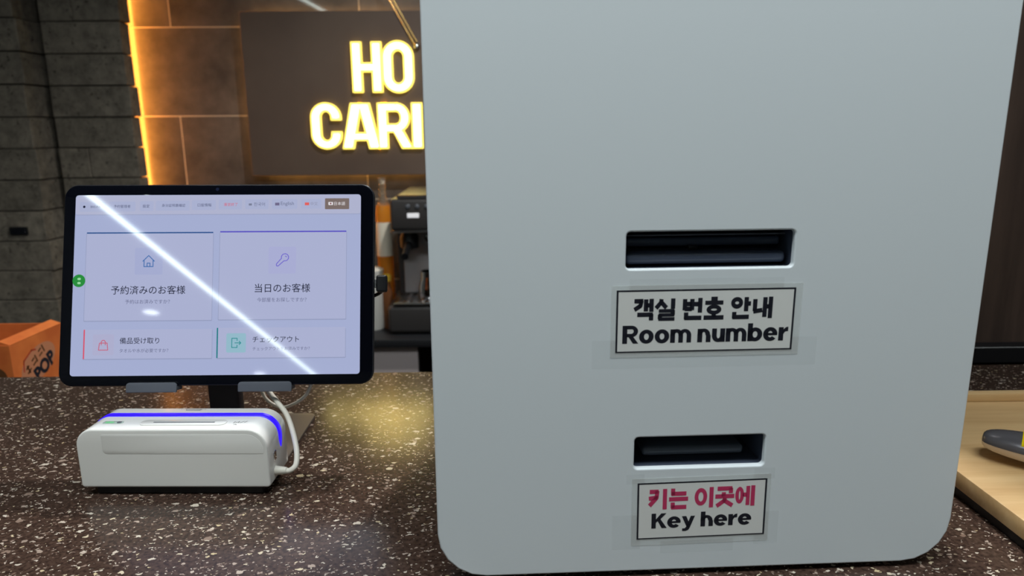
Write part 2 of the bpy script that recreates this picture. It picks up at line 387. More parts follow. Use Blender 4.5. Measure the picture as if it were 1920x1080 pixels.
# ------------------------------------------------------------------ lit sign on the back wall
M_BOARD = noise_color(mat('sign_board_brown', (92, 77, 67), 0.5), (86, 71, 62), (98, 83, 72), 3, 3)
sg = thing('wall_sign', 'dark brown sign board with glowing yellow letters on the tiled wall', 'sign', (-0.245, 2.4, 0.158))
SX, SZ = -0.245, 0.158
obj('board', box(-.565, .565, -.042, -.024, 0, .5075, .001, 1), M_BOARD, sg)
obj('mount_frame', xz(plate([rrect(-.53, .53, .04, .47, .01), rrect(-.50, .50, .07, .44, .01)], .024)), M_BLACK, sg, (0, -.0241, 0))
M_HALO = mat('halo_led', (255, 200, 110), .4, emit=(255, 190, 100), es=9)
for (a, b, c, d, nm) in ((-.545, -.535, .02, .49, 'halo_strip'), (.535, .545, .02, .49, 'halo_strip'), (-.53, .53, .488, .498, 'halo_strip'), (-.53, .53, .012, .022, 'halo_strip')):
    obj(nm, box(a, b, -.0235, -.0145, c, d, .001, 1), M_HALO, sg)
M_RIM = mat('letter_rim', (255, 225, 120), .4, emit=(255, 228, 96), es=1.7)
M_FACE = mat('letter_face', (255, 240, 190), .4, emit=(255, 232, 150), es=6)
def letter(outer_strokes, x0, x1, z0, z1, wd):
    """channel letter from strokes in a 100-high box `wd` wide: thick rim and a brighter face"""
    def solid(sts, d0, d1, m, parent):
        bm = bmesh.new()
        for st in sts:
            for pl in stroke_polys(st):
                q = [((x0 + p[0] / wd * (x1 - x0)) - SX, (z0 + p[1] / 100 * (z1 - z0)) - SZ) for p in pl]
                a = sum(q[i][0] * q[(i + 1) % len(q)][1] - q[(i + 1) % len(q)][0] * q[i][1] for i in range(len(q)))
                if abs(a) < 1e-9: continue
                if a < 0: q = q[::-1]
                f = [bm.verts.new((p[0], -d1, p[1])) for p in q]; b = [bm.verts.new((p[0], -d0, p[1])) for p in q]
                bm.faces.new(f); bm.faces.new(b[::-1])
                for i in range(len(q)): bm.faces.new((f[i], b[i], b[(i + 1) % len(q)], f[(i + 1) % len(q)]))
        me = bpy.data.meshes.new('letter'); bm.to_mesh(me); bm.free()
        return me
    def thin(st, k):
        if st[0] == 'q':
            _, xb, yb, xt, yt, w = st; return ('q', xb, yb + k, xt, yt - k, w - 2 * k)
        if st[0] == 'l' and len(st) > 3: return ('l', st[1], st[2] - 2 * k)
        if st[0] == 'l':
            (ax, ay), (bx, by) = st[1][0], st[1][-1]
            pts = list(st[1])
            def pull(p, q, d):
                L = math.hypot(q[0] - p[0], q[1] - p[1]); return (p[0] + (q[0] - p[0]) / L * d, p[1] + (q[1] - p[1]) / L * d)
            p0 = pull(pts[0], pts[1], k); p1 = pull(pts[-1], pts[-2], k); pts[0] = p0; pts[-1] = p1
            return ('l', pts, st[2] - 2 * k)
        _, cx, cy, R1, R2, r1, r2, a0, a1 = st
        return ('a', cx, cy, R1 - k, R2 - k, r1 + k, r2 + k, a0, a1)
    o = obj('letter', solid(outer_strokes, .042, .0545, M_RIM, sg), M_RIM, sg)
    obj('letter_face', solid([thin(s, 4.2) for s in outer_strokes], .0544, .0556, M_FACE, o), M_FACE, o)
    return o
SW = 21
letter([('l', [(10.5, 0), (10.5, 100)], SW), ('l', [(51.5, 0), (51.5, 100)], SW), ('l', [(8, 50), (54, 50)], 18)], -.4655, -.3705, .418, .572, 62)
letter([('a', 32, 69, 32, 31, 11, 12, 0, 180), ('a', 32, 31, 32, 31, 11, 12, 180, 360), ('l', [(10.5, 31), (10.5, 69)], SW, 1), ('l', [(53.5, 31), (53.5, 69)], SW, 1)], -.3690, -.2700, .416, .575, 64)
letter([('a', 33, 68, 33, 32, 11, 13, 0, 180), ('a', 33, 32, 33, 32, 11, 13, 180, 360), ('l', [(11, 32), (11, 68)], 22, 1), ('l', [(55, 62), (55, 70)], 22), ('l', [(55, 30), (55, 38)], 22)], -.6060, -.5060, .242, .388, 68)
letter([('q', 12, 0, 32, 100, 24), ('q', 68, 0, 48, 100, 24), ('l', [(16, 27), (64, 27)], 18)], -.5080, -.3860, .242, .386, 80)
letter([('l', [(11, 0), (11, 100)], 22), ('l', [(8, 90.5), (44, 90.5)], 19), ('l', [(8, 45), (44, 45)], 19), ('a', 42, 68, 29, 32, 8, 13, -90, 90), ('q', 64, 0, 42, 46, 24)], -.3920, -.2820, .242, .386, 76)
letter([('l', [(11, 0), (11, 100)], 22)], -.2830, -.2480, .242, .386, 22)
# twin wire that runs from the ceiling down to the board
hw = thing('hanging_wire', 'thin shiny twin wire slanting from the ceiling down to the sign board', 'wire', (-.258, 2.352, .561))
M_BRASS = mat('polished_brass', (255, 214, 140), 0.12, metal=1.0)
for dx in (-.006, .006): obj('strand', tube([(dx, 0, 0), (dx * .9 - .5225, .02, .938)], .0022, 8, 1), M_BRASS, hw)
obj('clasp', lathe([(.002, -.012), (.009, -.009), (.010, 0), (.006, .008), (.002, .011)], 14), M_CHROME, hw)
obj('bracket', box(-.545, -.50, -.0, .03, .925, .939, .002, 1), M_STEEL, hw)

# ------------------------------------------------------------------ ceiling lights
M_TUBE = mat('cool_led', (255, 255, 255), .4, emit=(236, 255, 250), es=24)
M_PANELGLOW = mat('panel_glow', (255, 255, 255), .4, emit=(240, 252, 255), es=3.0)
t = thing('linear_ceiling_light_offscreen', 'long slim white light line running the length of the ceiling', 'ceiling light', (-1.74, -3.2, CEIL - .03), 0)
t.rotation_euler = (0, 0, 0.055)
obj('channel', box(-.03, .03, -2.2, 2.2, .012, .03, .002, 1), M_STEEL, t); obj('diffuser', box(-.012, .012, -2.19, 2.19, .002, .0125, .001, 1), M_TUBE, t)
t = thing('crossing_ceiling_light_offscreen', 'shorter slim white light line crossing the far end of the ceiling', 'ceiling light', (-.6, -5.40, CEIL - .03), 0)
obj('channel', box(-1.0, 1.0, -.03, .03, .012, .03, .002, 1), M_STEEL, t); obj('diffuser', box(-.99, .99, -.022, .022, .002, .0125, .001, 1), M_TUBE, t)
for (x, y, w, d, lb) in ((0.0, -0.02, .85, .20, 'broad white ceiling light panel in front of the reception counter'),):
    t = thing('ceiling_panel_light_offscreen', lb, 'ceiling light', (x, y, CEIL - .022))
    obj('frame', plate([rrect(-w - .02, w + .02, -d - .02, d + .02, .005), rrect(-w, w, -d, d, .003)], .02), M_STEEL, t, (0, 0, .022))
    obj('diffuser', box(-w, w, -d, d, .004, .010), M_PANELGLOW, t)
t = thing('ceiling_downlight_offscreen', 'round recessed ceiling downlight behind the reception counter', 'ceiling light', (SPOT.location.x, SPOT.location.y, CEIL))
obj('ring', lathe([(.03, -.002), (.034, -.008), (.05, -.006), (.052, 0), (.03, 0)], 28, cap=False), M_STEEL, t)
obj('lens', lathe([(.001, -.002), (.030, -.002), (.030, -.0005), (.001, -.0005)], 28), M_PANELGLOW, t)
for i, (x, y) in enumerate(((-2.25, -3.2), (-2.07, -4.9))):
    t = thing(('ceiling_spotlight_offscreen', 'round_spotlight_offscreen')[i], ('small round ceiling spotlight beside the middle of the long light line', 'small round ceiling spotlight near the crossing light line')[i], 'ceiling light', (x, y, CEIL), 0, 'small ceiling spotlights')
    obj('can', lathe([(.05, -.05), (.062, -.05), (.062, 0), (.05, 0)], 24, cap=False), M_WHITE, t)
    obj('lens', lathe([(.001, -.045), (.05, -.045), (.05, -.040), (.001, -.040)], 24), mat('spot_glow', (255, 255, 255), .4, emit=(240, 250, 255), es=22), t)

# ================================================================== RECEPTION COUNTER
ct = thing('reception_counter', 'dark brown terrazzo reception counter with cream stone chips', 'counter', (0, .555, FLOOR))
obj('worktop', box(-1.9, 1.9, -.315, .305, -FLOOR - .04, -FLOOR, .002, 2), M_TERR, ct)
M_PANEL = noise_color(mat('counter_panel', (58, 46, 40), .5), (52, 41, 36), (66, 53, 46), 4, 4, stretch=(1, 1, 12))
obj('front_panel', box(-1.88, 1.88, -.25, -.22, .08, -FLOOR - .04), M_PANEL, ct)
obj('plinth', box(-1.86, 1.86, -.22, .24, 0, .08), M_BLACK, ct)
obj('back_panel', box(-1.88, 1.88, .22, .25, .08, -FLOOR - .04), M_PANEL, ct)
# screen wall beyond the counter on the right
M_BROWN = noise_color(mat('brown_laminate', (66, 54, 48), .42), (58, 47, 42), (76, 62, 55), 3, 5, stretch=(14, 1, 1))
pw = struct(obj('wall_partition', box(.32, 2.6, .884, .93, FLOOR, CEIL), M_BROWN))
struct(obj('trim_3', box(.32, 2.6, .862, .884, 0.0005, .0225, .0012, 1), M_BLACK))
struct(obj('trim_4', box(.70, .72, .872, .884, .0226, CEIL, .001, 1), M_BROWN))

# ------------------------------------------------------------------ key kiosk
KX, KY, KR = -0.0443, 0.4259, 0.0307
kk = thing('key_kiosk', 'tall white metal key kiosk with two dark slots standing on the counter', 'kiosk', (KX, KY, 0), KR)
mm = .001
def hole(x0, x1, z0, z1, r): return rrect(x0 * mm, x1 * mm, z0 * mm, z1 * mm, r * mm, 5)
obj('front_panel', xz(plate([hole(0, 352.2, 4.5, 566, 32), hole(121.3, 226.9, 214.8, 238.1, 2.8), hole(130.4, 217.7, 80.3, 102.5, 2.8)], .005, .0012, 4, .05)), M_KIOSK, kk)
obj('side_shell', xz(plate([hole(3, 349.2, 7.5, 563, 29), hole(5, 347.2, 9.5, 561, 27)], .235)), M_KIOSK, kk, (0, .005, 0))
obj('back_panel', xz(plate([hole(3, 349.2, 7.5, 563, 29)], .003, .0005)), M_KIOSK, kk, (0, .240, 0))
for x in (.05, .30):
    for y in (.04, .205): obj('foot', lathe([(.010, 0), (.012, .002), (.012, .0085)], 16), M_BLACK, kk, (x, y, 0))
def housing(x0, x1, z0, z1, dep):
    bm = bmesh.new(); g = .0006
    x0 = x0 * mm - g; x1 = x1 * mm + g; z0 = z0 * mm - g; z1 = z1 * mm + g
    a = [bm.verts.new((x, .0045, z)) for x, z in ((x0, z0), (x1, z0), (x1, z1), (x0, z1))]
    b = [bm.verts.new((x, dep, z)) for x, z in ((x0, z0), (x1, z0), (x1, z1), (x0, z1))]
    for i in range(4): bm.faces.new((a[i], a[(i + 1) % 4], b[(i + 1) % 4], b[i]))
    bm.faces.new(b)
    me = mesh_of(bm, sm=False)
    o = obj('slot_housing', me, M_SLOT, kk)
    sd = o.modifiers.new('s', 'SOLIDIFY'); sd.thickness = .0008; sd.offset = 1
    return o
h1 = housing(121.3, 226.9, 214.8, 238.1, .045)
h1['label'] = 'dark recessed slot above the room number notice'
obj('roller', box(.124, .2245, .016, .026, .2262, .2318, .0022, 3), M_SLOT, h1)
obj('upper_guide', box(.1225, .2255, .012, .014, .2338, .2346, .0002, 1), M_GREY, h1)
obj('lower_lip', box(.1225, .2255, .008, .030, .2160, .2235, .003, 3), M_SLOT, h1)
obj('sensor', box(.164, .170, .013, .017, .2245, .2272, .0008, 2), M_BLACK, h1)
h2 = housing(130.4, 217.7, 80.3, 102.5, .05)
h2['label'] = 'dark recessed slot above the key return notice'
obj('tray', box(.139, .209, .014, .040, .0822, .0888, .0025, 3), mat('slot_tray', (92, 98, 108), .25), h2)
obj('rear_flap', box(.136, .212, .042, .046, .084, .1005, .001, 2), M_SLOT, h2)

# taped paper notices on the kiosk front
M_FILM = mat('clear_laminate', (234, 238, 236), .22, alpha=.25, spec=.5)
M_TAPE = mat('clear_tape', (206, 212, 210), .3, alpha=.035, spec=.4)
def notice(name, label, x0, x1, z0, z1, film, tilt, lines, tapes):
    e = thing(name, label, 'notice'); 
    cx, cz = (x0 + x1) / 2 * mm, (z0 + z1) / 2 * mm
    e.matrix_world = Matrix.Translation((KX, KY, 0)) @ Matrix.Rotation(KR, 4, 'Z') @ Matrix.Translation((cx, 0, cz)) @ Matrix.Rotation(-tilt, 4, 'Y') @ Matrix.Rotation(PI / 2, 4, 'X')
    # local: x right, y up, z out of the kiosk front
    hw_, hh = (x1 - x0) / 2 * mm, (z1 - z0) / 2 * mm
    obj('paper', plate([rrect(-hw_, hw_, -hh, hh, 0, 1)], .00012), M_PAPER, e, (0, 0, .00028))
    t_ = .0012
    obj('border', plate([rrect(-hw_, hw_, -hh, hh, 0, 1), rrect(-hw_ + t_, hw_ - t_, -hh + t_ * .7, hh - t_ * .9, 0, 1)], .00004), M_INK, e, (0, 0, .00034))
    for (s, a, b, c, d, m) in lines:
        obj('lettering', heavy_text(s, a * mm - cx, b * mm - cx, c * mm - cz, d * mm - cz), m, e, (0, 0, .00036))
    a, b, c, d = film
    obj('laminate', plate([rrect(a * mm - cx, b * mm - cx, c * mm - cz, d * mm - cz, .0006, 2), rrect(-hw_, hw_, -hh, hh, 0, 1)], .00018), M_FILM, e, (0, 0, .00032))
    for (a, b, c, d) in tapes:
        obj('tape_strip', plate([rrect(a * mm - cx, b * mm - cx, c * mm - cz, d * mm - cz, .0003, 1)], .00006), M_TAPE, e, (0, 0, .00012))
    return e
notice('paper_notice', 'white laminated notice reading Room number below the wider kiosk slot', 116, 229.9, 161, 201.7, (112.8, 234.1, 157.9, 204.7), 0.0,
       [('객실 번호 안내', 126.8, 215.5, 182, 196, M_INK), ('Room number', 120.3, 226.8, 167.0, 178.8, M_INK)],
       [(101.2, 246.2, 150.4, 169.2), (124, 222, 200, 208.5)])
notice('paper_notice', 'white laminated notice with crimson Korean words and Key here below the smaller slot', 133.5, 221.1, 29.1, 70.6, (129.8, 223.6, 24.6, 73.9), 0.012,
       [('키는 이곳에', 141, 213.1, 50.8, 65.8, M_RED), ('Key here', 143.4, 211.7, 36.9, 47.9, M_INK)],
       [(116.8, 136, 21.8, 47.2), (214, 230.5, 22, 46), (150, 200, 17.8, 27), (126, 138, 70, 77), (212, 226, 70, 78)])

# ------------------------------------------------------------------ tablet on its stand
TB = Vector((-0.2604, 0.6417, 0.1634)); TYAW, LEAN, TROLL = 0.0061, 0.2893, -0.006
e1 = Vector((math.cos(TYAW), math.sin(TYAW), 0)); fw = Vector((-math.sin(TYAW), math.cos(TYAW), 0)); upv = fw * math.sin(LEAN) + Vector((0, 0, 1)) * math.cos(LEAN)
e1, upv = e1 * math.cos(TROLL) + upv * math.sin(TROLL), upv * math.cos(TROLL) - e1 * math.sin(TROLL)
nn = e1.cross(upv)
TM = Matrix(((e1.x, upv.x, nn.x, TB.x), (e1.y, upv.y, nn.y, TB.y), (e1.z, upv.z, nn.z, TB.z), (0, 0, 0, 1)))
tab = thing('tablet', 'black framed tablet with lit Japanese check-in screen held on a desk stand', 'tablet'); tab.matrix_world = TM
obj('body', plate([rrect(-.1425, .1425, -.0927, .0927, .0125, 10)], .0058, .0012, 3), mat('tablet_shell', (52, 54, 60), .35, metal=.6), tab, (0, 0, -.0002))
glass = obj('glass', plate([rrect(-.1416, .1416, -.0918, .0918, .0118, 10)], .0004, .0001, 1), mat('tablet_glass', (10, 12, 20), .03, spec=.6), tab, (0, 0, .0001))
obj('front_camera', lathe([(.0001, 0), (.0016, 0), (.0016, .00006), (.0001, .00006)], 16), mat('lens_black', (30, 36, 60), .05), tab, (-.0024, .0880, .00012))
obj('side_button', box(.1424, .1432, .040, .058, -.0045, -.0017, .0003, 1), M_GUN, tab)
def scr(name, rgb): return mat('screen_' + name, (6, 6, 8), .035, emit=rgb, es=1.0, spec=.6)
S_BG, S_HEAD, S_CARD, S_SHADE = scr('background', (164, 173, 208)), scr('header', (174, 178, 205)), scr('card', (170, 176, 208)), scr('shade', (148, 156, 188))
S_INK, S_SUB, S_LINE = scr('ink', (22, 26, 50)), scr('sub', (100, 104, 136)), scr('line', (148, 156, 188))
screen = obj('screen', flat(rrect(-.1318, .1302, -.0833, .0828, .0028, 5)), S_BG, tab, (0, 0, .0003))
ZL = [0]
def ui(name, me, m, lev):
    return obj(name, me, m, screen, (0, 0, lev * .00004))
def rect(x0, x1, y0, y1, r=0.0): return flat(rrect(x0 * mm, x1 * mm, y0 * mm, y1 * mm, r * mm, 4))
ui('header_bar', rect(-131.6, 130.0, 64.6, 82.6, 2.6), S_HEAD, 1)
ui('header_rule', rect(-131.6, 130.0, 64.2, 64.7), S_LINE, 2)
cards = ((-120.6, -5.3, -33.1, 48.0), (1.0, 117.0, -32.8, 48.6), (-120.3, -4.5, -67.8, -41.2), (.2, 116.8, -67.8, -40.4))
for (a, b, c, d) in cards:
    ui('card_shadow', rect(a - .5, b + .5, c - .9, d - .8, .8), S_SHADE, 1)
    ui('menu_card', rect(a, b, c, d, .6), S_CARD, 2)
ui('card_accent', rect(-120.6, -5.3, 47.0, 48.2), scr('accent_blue', (46, 84, 140)), 3)
ui('card_accent', rect(1.0, 117.0, 47.6, 48.8), scr('accent_violet', (84, 74, 190)), 3)
ui('card_accent', rect(-120.5, -119.3, -67.8, -41.2), scr('accent_red', (214, 84, 108)), 3)
ui('card_accent', rect(-.2, 1.0, -67.8, -40.4), scr('accent_teal', (30, 124, 130)), 3)
for (a, b, c, d, rgb) in ((-76.2, -50.8, 8.9, 33.7, (164, 171, 207)), (45.7, 71.0, 9.1, 34.0, (168, 172, 210)), (-112, -93, -64.5, -45.5, (172, 173, 204)), (8.6, 26.4, -63.0, -45.4, (146, 184, 200))):
    ui('icon_tile', rect(a, b, c, d, 1.5), scr('tile_%d' % int(a), rgb), 3)
def lines_mesh(polys, w):
    bm = bmesh.new()
    for pts in polys:
        for pl in stroke_polys(('l', [(p[0] * mm, p[1] * mm) for p in pts], w * mm)):
            try: bm.faces.new([bm.verts.new((p[0], p[1], 0)) for p in pl])
            except ValueError: pass
    me = bpy.data.meshes.new('icon'); bm.to_mesh(me); bm.free(); return me
hx, hy = -63.7, 21.3
ui('icon_house', lines_mesh([[(hx - 5.4, hy - .2), (hx, hy + 5.2), (hx + 5.4, hy - .2)], [(hx - 4.1, hy + .8), (hx - 4.1, hy - 5), (hx + 4.1, hy - 5), (hx + 4.1, hy + .8)], [(hx - 1.3, hy - 5), (hx - 1.3, hy - 1.8), (hx + 1.3, hy - 1.8), (hx + 1.3, hy - 5)]], .75), scr('icon_blue', (52, 104, 168)), 4)
kx_, ky_ = 58.2, 21.6
kp = [(kx_ + 2.6 + 3.3 * math.cos(math.radians(a)), ky_ + 2.6 + 3.3 * math.sin(math.radians(a))) for a in range(-105, 196, 15)]
kp = kp + [(kx_ - 5.2, ky_ - 3.6), (kx_ - 5.0, ky_ - 5.2), (kx_ - 3.6, ky_ - 5.4), kp[0]]
ui('icon_key', lines_mesh([kp, [(kx_ + 2.8, ky_ + 3.9), (kx_ + 4.2, ky_ + 2.9)]], .7), scr('icon_violet', (104, 92, 200)), 4)
bx_, by_ = -102.5, -55.2
ui('icon_bag', lines_mesh([[(bx_ - 3.4, by_ + 1.8), (bx_ + 3.4, by_ + 1.8), (bx_ + 4.2, by_ - 4.6), (bx_ - 4.2, by_ - 4.6), (bx_ - 3.4, by_ + 1.8)], [(bx_ - 1.8, by_ - .2), (bx_ - 1.8, by_ + 3), (bx_ - .8, by_ + 4.2), (bx_ + .8, by_ + 4.2), (bx_ + 1.8, by_ + 3), (bx_ + 1.8, by_ - .2)]], .7), scr('icon_red', (196, 92, 116)), 4)
ox_, oy_ = 17.2, -54.2
ui('icon_exit', lines_mesh([[(ox_ + 1.2, oy_ + 1.8), (ox_ + 1.2, oy_ + 4.2), (ox_ - 3.6, oy_ + 4.2), (ox_ - 3.6, oy_ - 4.2), (ox_ + 1.2, oy_ - 4.2), (ox_ + 1.2, oy_ - 1.8)], [(ox_ - 1, oy_), (ox_ + 4.6, oy_)], [(ox_ + 2.9, oy_ + 1.7), (ox_ + 4.6, oy_), (ox_ + 2.9, oy_ - 1.7)]], .7), scr('icon_teal', (40, 138, 142)), 4)
def utext(s, x0, x1, yc, m, off=0.0, lev=4, h=None):
    ui('screen_text', text_mesh(s, x0 * mm, x1 * mm, yc * mm, None if h is None else h * mm, off), m, lev)
utext('予約済みのお客様', -97, -29.6, -5.2, S_INK, .003)
utext('予約はお済みですか？', -84, -43.4, -15.9, S_SUB, .0)
utext('当日のお客様', 33.6, 84.3, -4.1, S_INK, .003)
utext('今部屋をお探しですか？', 35.8, 81, -14.9, S_SUB, .0)
utext('備品受け取り', -87.8, -52.1, -51.5, S_INK, .003)
utext('タオルや水が必要ですか？', -87.8, -43.7, -60.5, S_SUB, .0)
utext('チェックアウト', 32.4, 74.6, -51.2, S_INK, .003)
utext('チェックアウトをお済みですか？', 32.6, 84.5, -59.6, S_SUB, .0)
S_NAV = scr('nav', (74, 80, 112)); S_CHIP = scr('chip', (168, 175, 206))
for (a, b, y_) in ((-128, -104.5, 72), (-101, -77, 72.2), (-73, -60.5, 72.5), (-58.5, -27.5, 72.8), (-25.5, -3.5, 73.2), (-1, 20.5, 73.6), (23.5, 45, 73.8), (48, 71.5, 73.9), (75, 93.5, 74)):
    ui('menu_button', rect(a, b, y_ - 4.6, y_ + 4.6, 1), S_CHIP, 3)
for (s, a, b, y_, m) in (('接続済み', -118.3, -109.0, 72, S_NAV), ('予約管理者', -96.9, -81.7, 72.3, S_NAV), ('設定', -70.5, -64.2, 72.5, S_NAV), ('身分証明書確認', -53, -31.5, 73, S_NAV), ('口座情報', -20.2, -7.5, 73.3, S_NAV),
                         ('運営終了', 3.8, 16.5, 73.7, scr('nav_red', (206, 90, 112))), ('한국어', 31.5, 41.6, 73.8, scr('nav_soft', (104, 110, 138))), ('English', 56.2, 68.3, 74.0, scr('nav_soft', (0, 0, 0))), ('中文', 83.6, 90.3, 74.2, scr('nav_pale', (140, 142, 166)))):
    utext(s, a, b, y_, m, .0, 4)
ui('status_dot', flat(arc_pts(-.1238, .0720, .0011, .0011, 0, 345, 23)), S_INK, 4)
ui('flag', rect(26.8, 29.6, 72.6, 74.6), scr('flag_kr', (120, 126, 150)), 4)
ui('flag', rect(51.0, 55.0, 72.6, 75.2), scr('flag_gb', (110, 104, 136)), 4)
ui('flag', rect(78.4, 82.4, 72.7, 75.3), scr('flag_cn', (222, 96, 92)), 4)
ui('menu_button', rect(97.0, 119.4, 68.9, 79.1, .6), scr('selected', (122, 108, 104)), 3)
ui('flag', rect(100.2, 104.4, 72.8, 75.6, .3), scr('white', (226, 222, 226)), 4)
ui('flag_disc', flat(arc_pts(.1023, .0742, .0008, .0008, 0, 345, 23)), scr('flag_disc', (130, 80, 80)), 5)
utext('日本語', 105.6, 115.6, 74.2, scr('white', (0, 0, 0)), .0)
ui('round_badge', flat(arc_pts(-.1264, .0036, .0058, .0058, 0, 352, 44)), scr('green', (40, 140, 60)), 4)
for dy in (1.7, -2.1): ui('badge_mark', flat(arc_pts(-.1262, .0036 + dy * mm, .0016, .0011, 0, 345, 23)), scr('mint', (150, 214, 160)), 5)

# stand: base plate, post, hinge, back rest and two lips that hold the tablet
ts = thing('tablet_stand', 'grey metal desk stand with flat base plate holding the tablet', 'stand', (-.272, .665, 0))
obj('base_plate', plate([rrect(-.073, .071, -.056, .056, .008, 6)], .0032, .0006, 2), mat('stand_plate', (112, 102, 95), .38, metal=.35), ts, (0, 0, .0032))
obj('post', box(-.0165, .0130, -.006, .010, .003, .115, .003, 3), mat('stand_post', (44, 46, 56), .35, metal=.5), ts)
obj('hinge', lathe([(.011, -.022), (.012, -.02), (.012, .02), (.011, .022)], 24), M_GUN, ts, (0, .002, .118), (0, PI / 2, 0))
TMl = Matrix.Translation((-.272, .665, 0)).inverted() @ TM
bk = obj('back_rest', plate([rrect(-.075, .075, -.0927, .05, .01, 6)], .003, .0006, 2), M_GUN, ts); bk.matrix_local = TMl @ Matrix.Translation((0.005, 0, -.0064))
for (a, b) in ((-.0800, -.0345), (.0205, .0690)):
    bm = bmesh.new()
    me = plate([rrect(a, b, -.0985, -.0895, (.001, .001, .003, .003), 4)], .0022, .0006, 2)
    lp = obj('holder_lip', me, M_GREY, ts); lp.matrix_local = TMl @ Matrix.Translation((0, 0, .0028))
    sh = obj('holder_shelf', box(a, b, -.0965, -.0930, -.0095, .0008, .0005, 1), M_GREY, ts); sh.matrix_local = TMl
# black charging plug in the tablet's side
pc = thing('charging_cable', 'black charging plug and cord in the right edge of the tablet', 'cable'); pc.matrix_world = TM
obj('plug', plate([rrect(.1445, .1545, -.0085, .0075, .0022, 5)], .007, .0018, 3), M_BLACK, pc, (0, 0, .0005))
obj('connector', box(.1426, .1448, -.0045, .0035, -.0042, -.0016, .0005, 1), M_STEEL, pc)
obj('cord', tube([(.149, -.004, -.004), (.147, -.008, -.011), (.134, -.014, -.018), (.11, -.030, -.022), (.07, -.055, -.024), (.03, -.075, -.022)], .0017, 8, 6), M_BLACK, pc)

# ------------------------------------------------------------------ ID scanner
SXo, SYo, SR = -0.3555, 0.5530, -0.030
sn = thing('card_scanner', 'white boxy card scanner with glowing blue band on the counter', 'scanner', (SXo, SYo, 0), SR)
SWd, SD = .160, .047
prof = rrect(0, SWd, .008, .0602, (.003, .003, .017, .015), 10)
me = xz(plate([prof], SD, .0016, 3)); obj('housing', me, M_WHITE, sn)
obj('base', box(.010, .152, .004, .043, 0, .0084, .001, 1), M_BLACK, sn)
obj('front_inlay', xz(plate([rrect(.022, .1565, .0385, .0560, (.004, 0.001, .014, .002), 8)], .0004, .0001, 1)), M_WHITE, sn, (0, -.0001, 0))
M_BLUE = mat('blue_led', (20, 6, 90), .3, emit=(42, 12, 238), es=1.25)
def band(y0, y1, path, lift):
    """strip lying on the housing's outline, tapering to a point at its right end"""
    bm = bmesh.new(); n = len(path); rows = []
    for i, (p, q) in enumerate(path):
        k = 1.0
        if i > n - 4: k = (n - 1 - i) / 3.0 * .9 + .1
        c = (y0 + y1) / 2; hw = (y1 - y0) / 2 * k
        rows.append((bm.verts.new((p, c - hw, q)), bm.verts.new((p, c + hw, q))))
    for a, b in zip(rows, rows[1:]): bm.faces.new((a[0], b[0], b[1], a[1]))
    o = obj('light_band', mesh_of(bm, ang=1.5), M_BLUE, sn)
    sd = o.modifiers.new('s', 'SOLIDIFY'); sd.thickness = .0006; sd.offset = 0
    return o
up_ = [(0 - .0002, .036)] + [(x - (.0002 if x < .08 else -.0002), z + .0002) for x, z in arc_pts(.015, .0602 - .015, .015, .015, 180, 90, 10)]
up_ += [(.04, .0604), (.08, .0604), (.12, .0604)]
up_ += [(x + .0002, z + .0002) for x, z in arc_pts(SWd - .017, .0602 - .017, .017, .017, 90, 0, 12)] + [(SWd + .0002, .039), (SWd + .0002, .036), (SWd + .0002, .033), (SWd + .0002, .031)]
band(.0275, .0345, up_, 0)
TOPZ = .0602
def topplate(nm, x0, x1, y0, y1, r, h, m): return obj(nm, plate([rrect(x0, x1, y0, y1, r, 6)], h, min(h * .3, .0003), 1), m, sn, (0, 0, TOPZ + h - .0001))
topplate('slot_surround', .049, .122, .0085, .0195, .005, .0007, M_WHITE)
obj('card_slot', box(.060, .112, .0132, .0146, TOPZ + .0003, TOPZ + .0008), M_GREY, sn)
topplate('status_window', .0165, .034, .0120, .0172, .0024, .0004, mat('window_grey', (176, 196, 184), .15))
topplate('status_lamp', .0185, .026, .0130, .0162, .0014, .0007, mat('green_lamp', (110, 190, 130), .3, emit=(120, 200, 140), es=.25))
topplate('power_key', .0285, .0325, .0128, .0164, .0017, .0007, M_GREY)
M_PRINT = mat('grey_print', (120, 122, 124), .5)
obj('printed_mark', lines_mesh([[(128, 13), (128.6, 16.5)], [(129.5, 14), (132, 16)], [(132, 13.5), (132, 17)], [(133.5, 13.5), (136, 17)], [(137, 14), (138.5, 17.5)]], .6), M_PRINT, sn, (0, 0, TOPZ + .0002))
obj('printed_arrow', lines_mesh([[(129.5, 9.5), (130.8, 10.8)], [(130.8, 10.8), (132, 9.5)]], .5), M_PRINT, sn, (0, 0, TOPZ + .0002))
obj('printed_logo', lines_mesh([[(70, 42.5), (70.8, 42.5)], [(75, 41), (87, 41), (88, 43.2), (74.5, 43.2), (75, 41)], [(91, 42.5), (91.8, 42.5)]], .7), M_PRINT, sn, (0, 0, TOPZ + .0002))
obj('side_vent', box(SWd - .0004, SWd + .0006, .012, .018, .026, .034, .0004, 1), M_CHROME, sn)
obj('strain_relief', lathe([(.0042, 0), (.0036, .004), (.0028, .010)], 14), M_CABLE, sn, (SWd - .0005, .014, .0165), (0, PI / 2, 0))
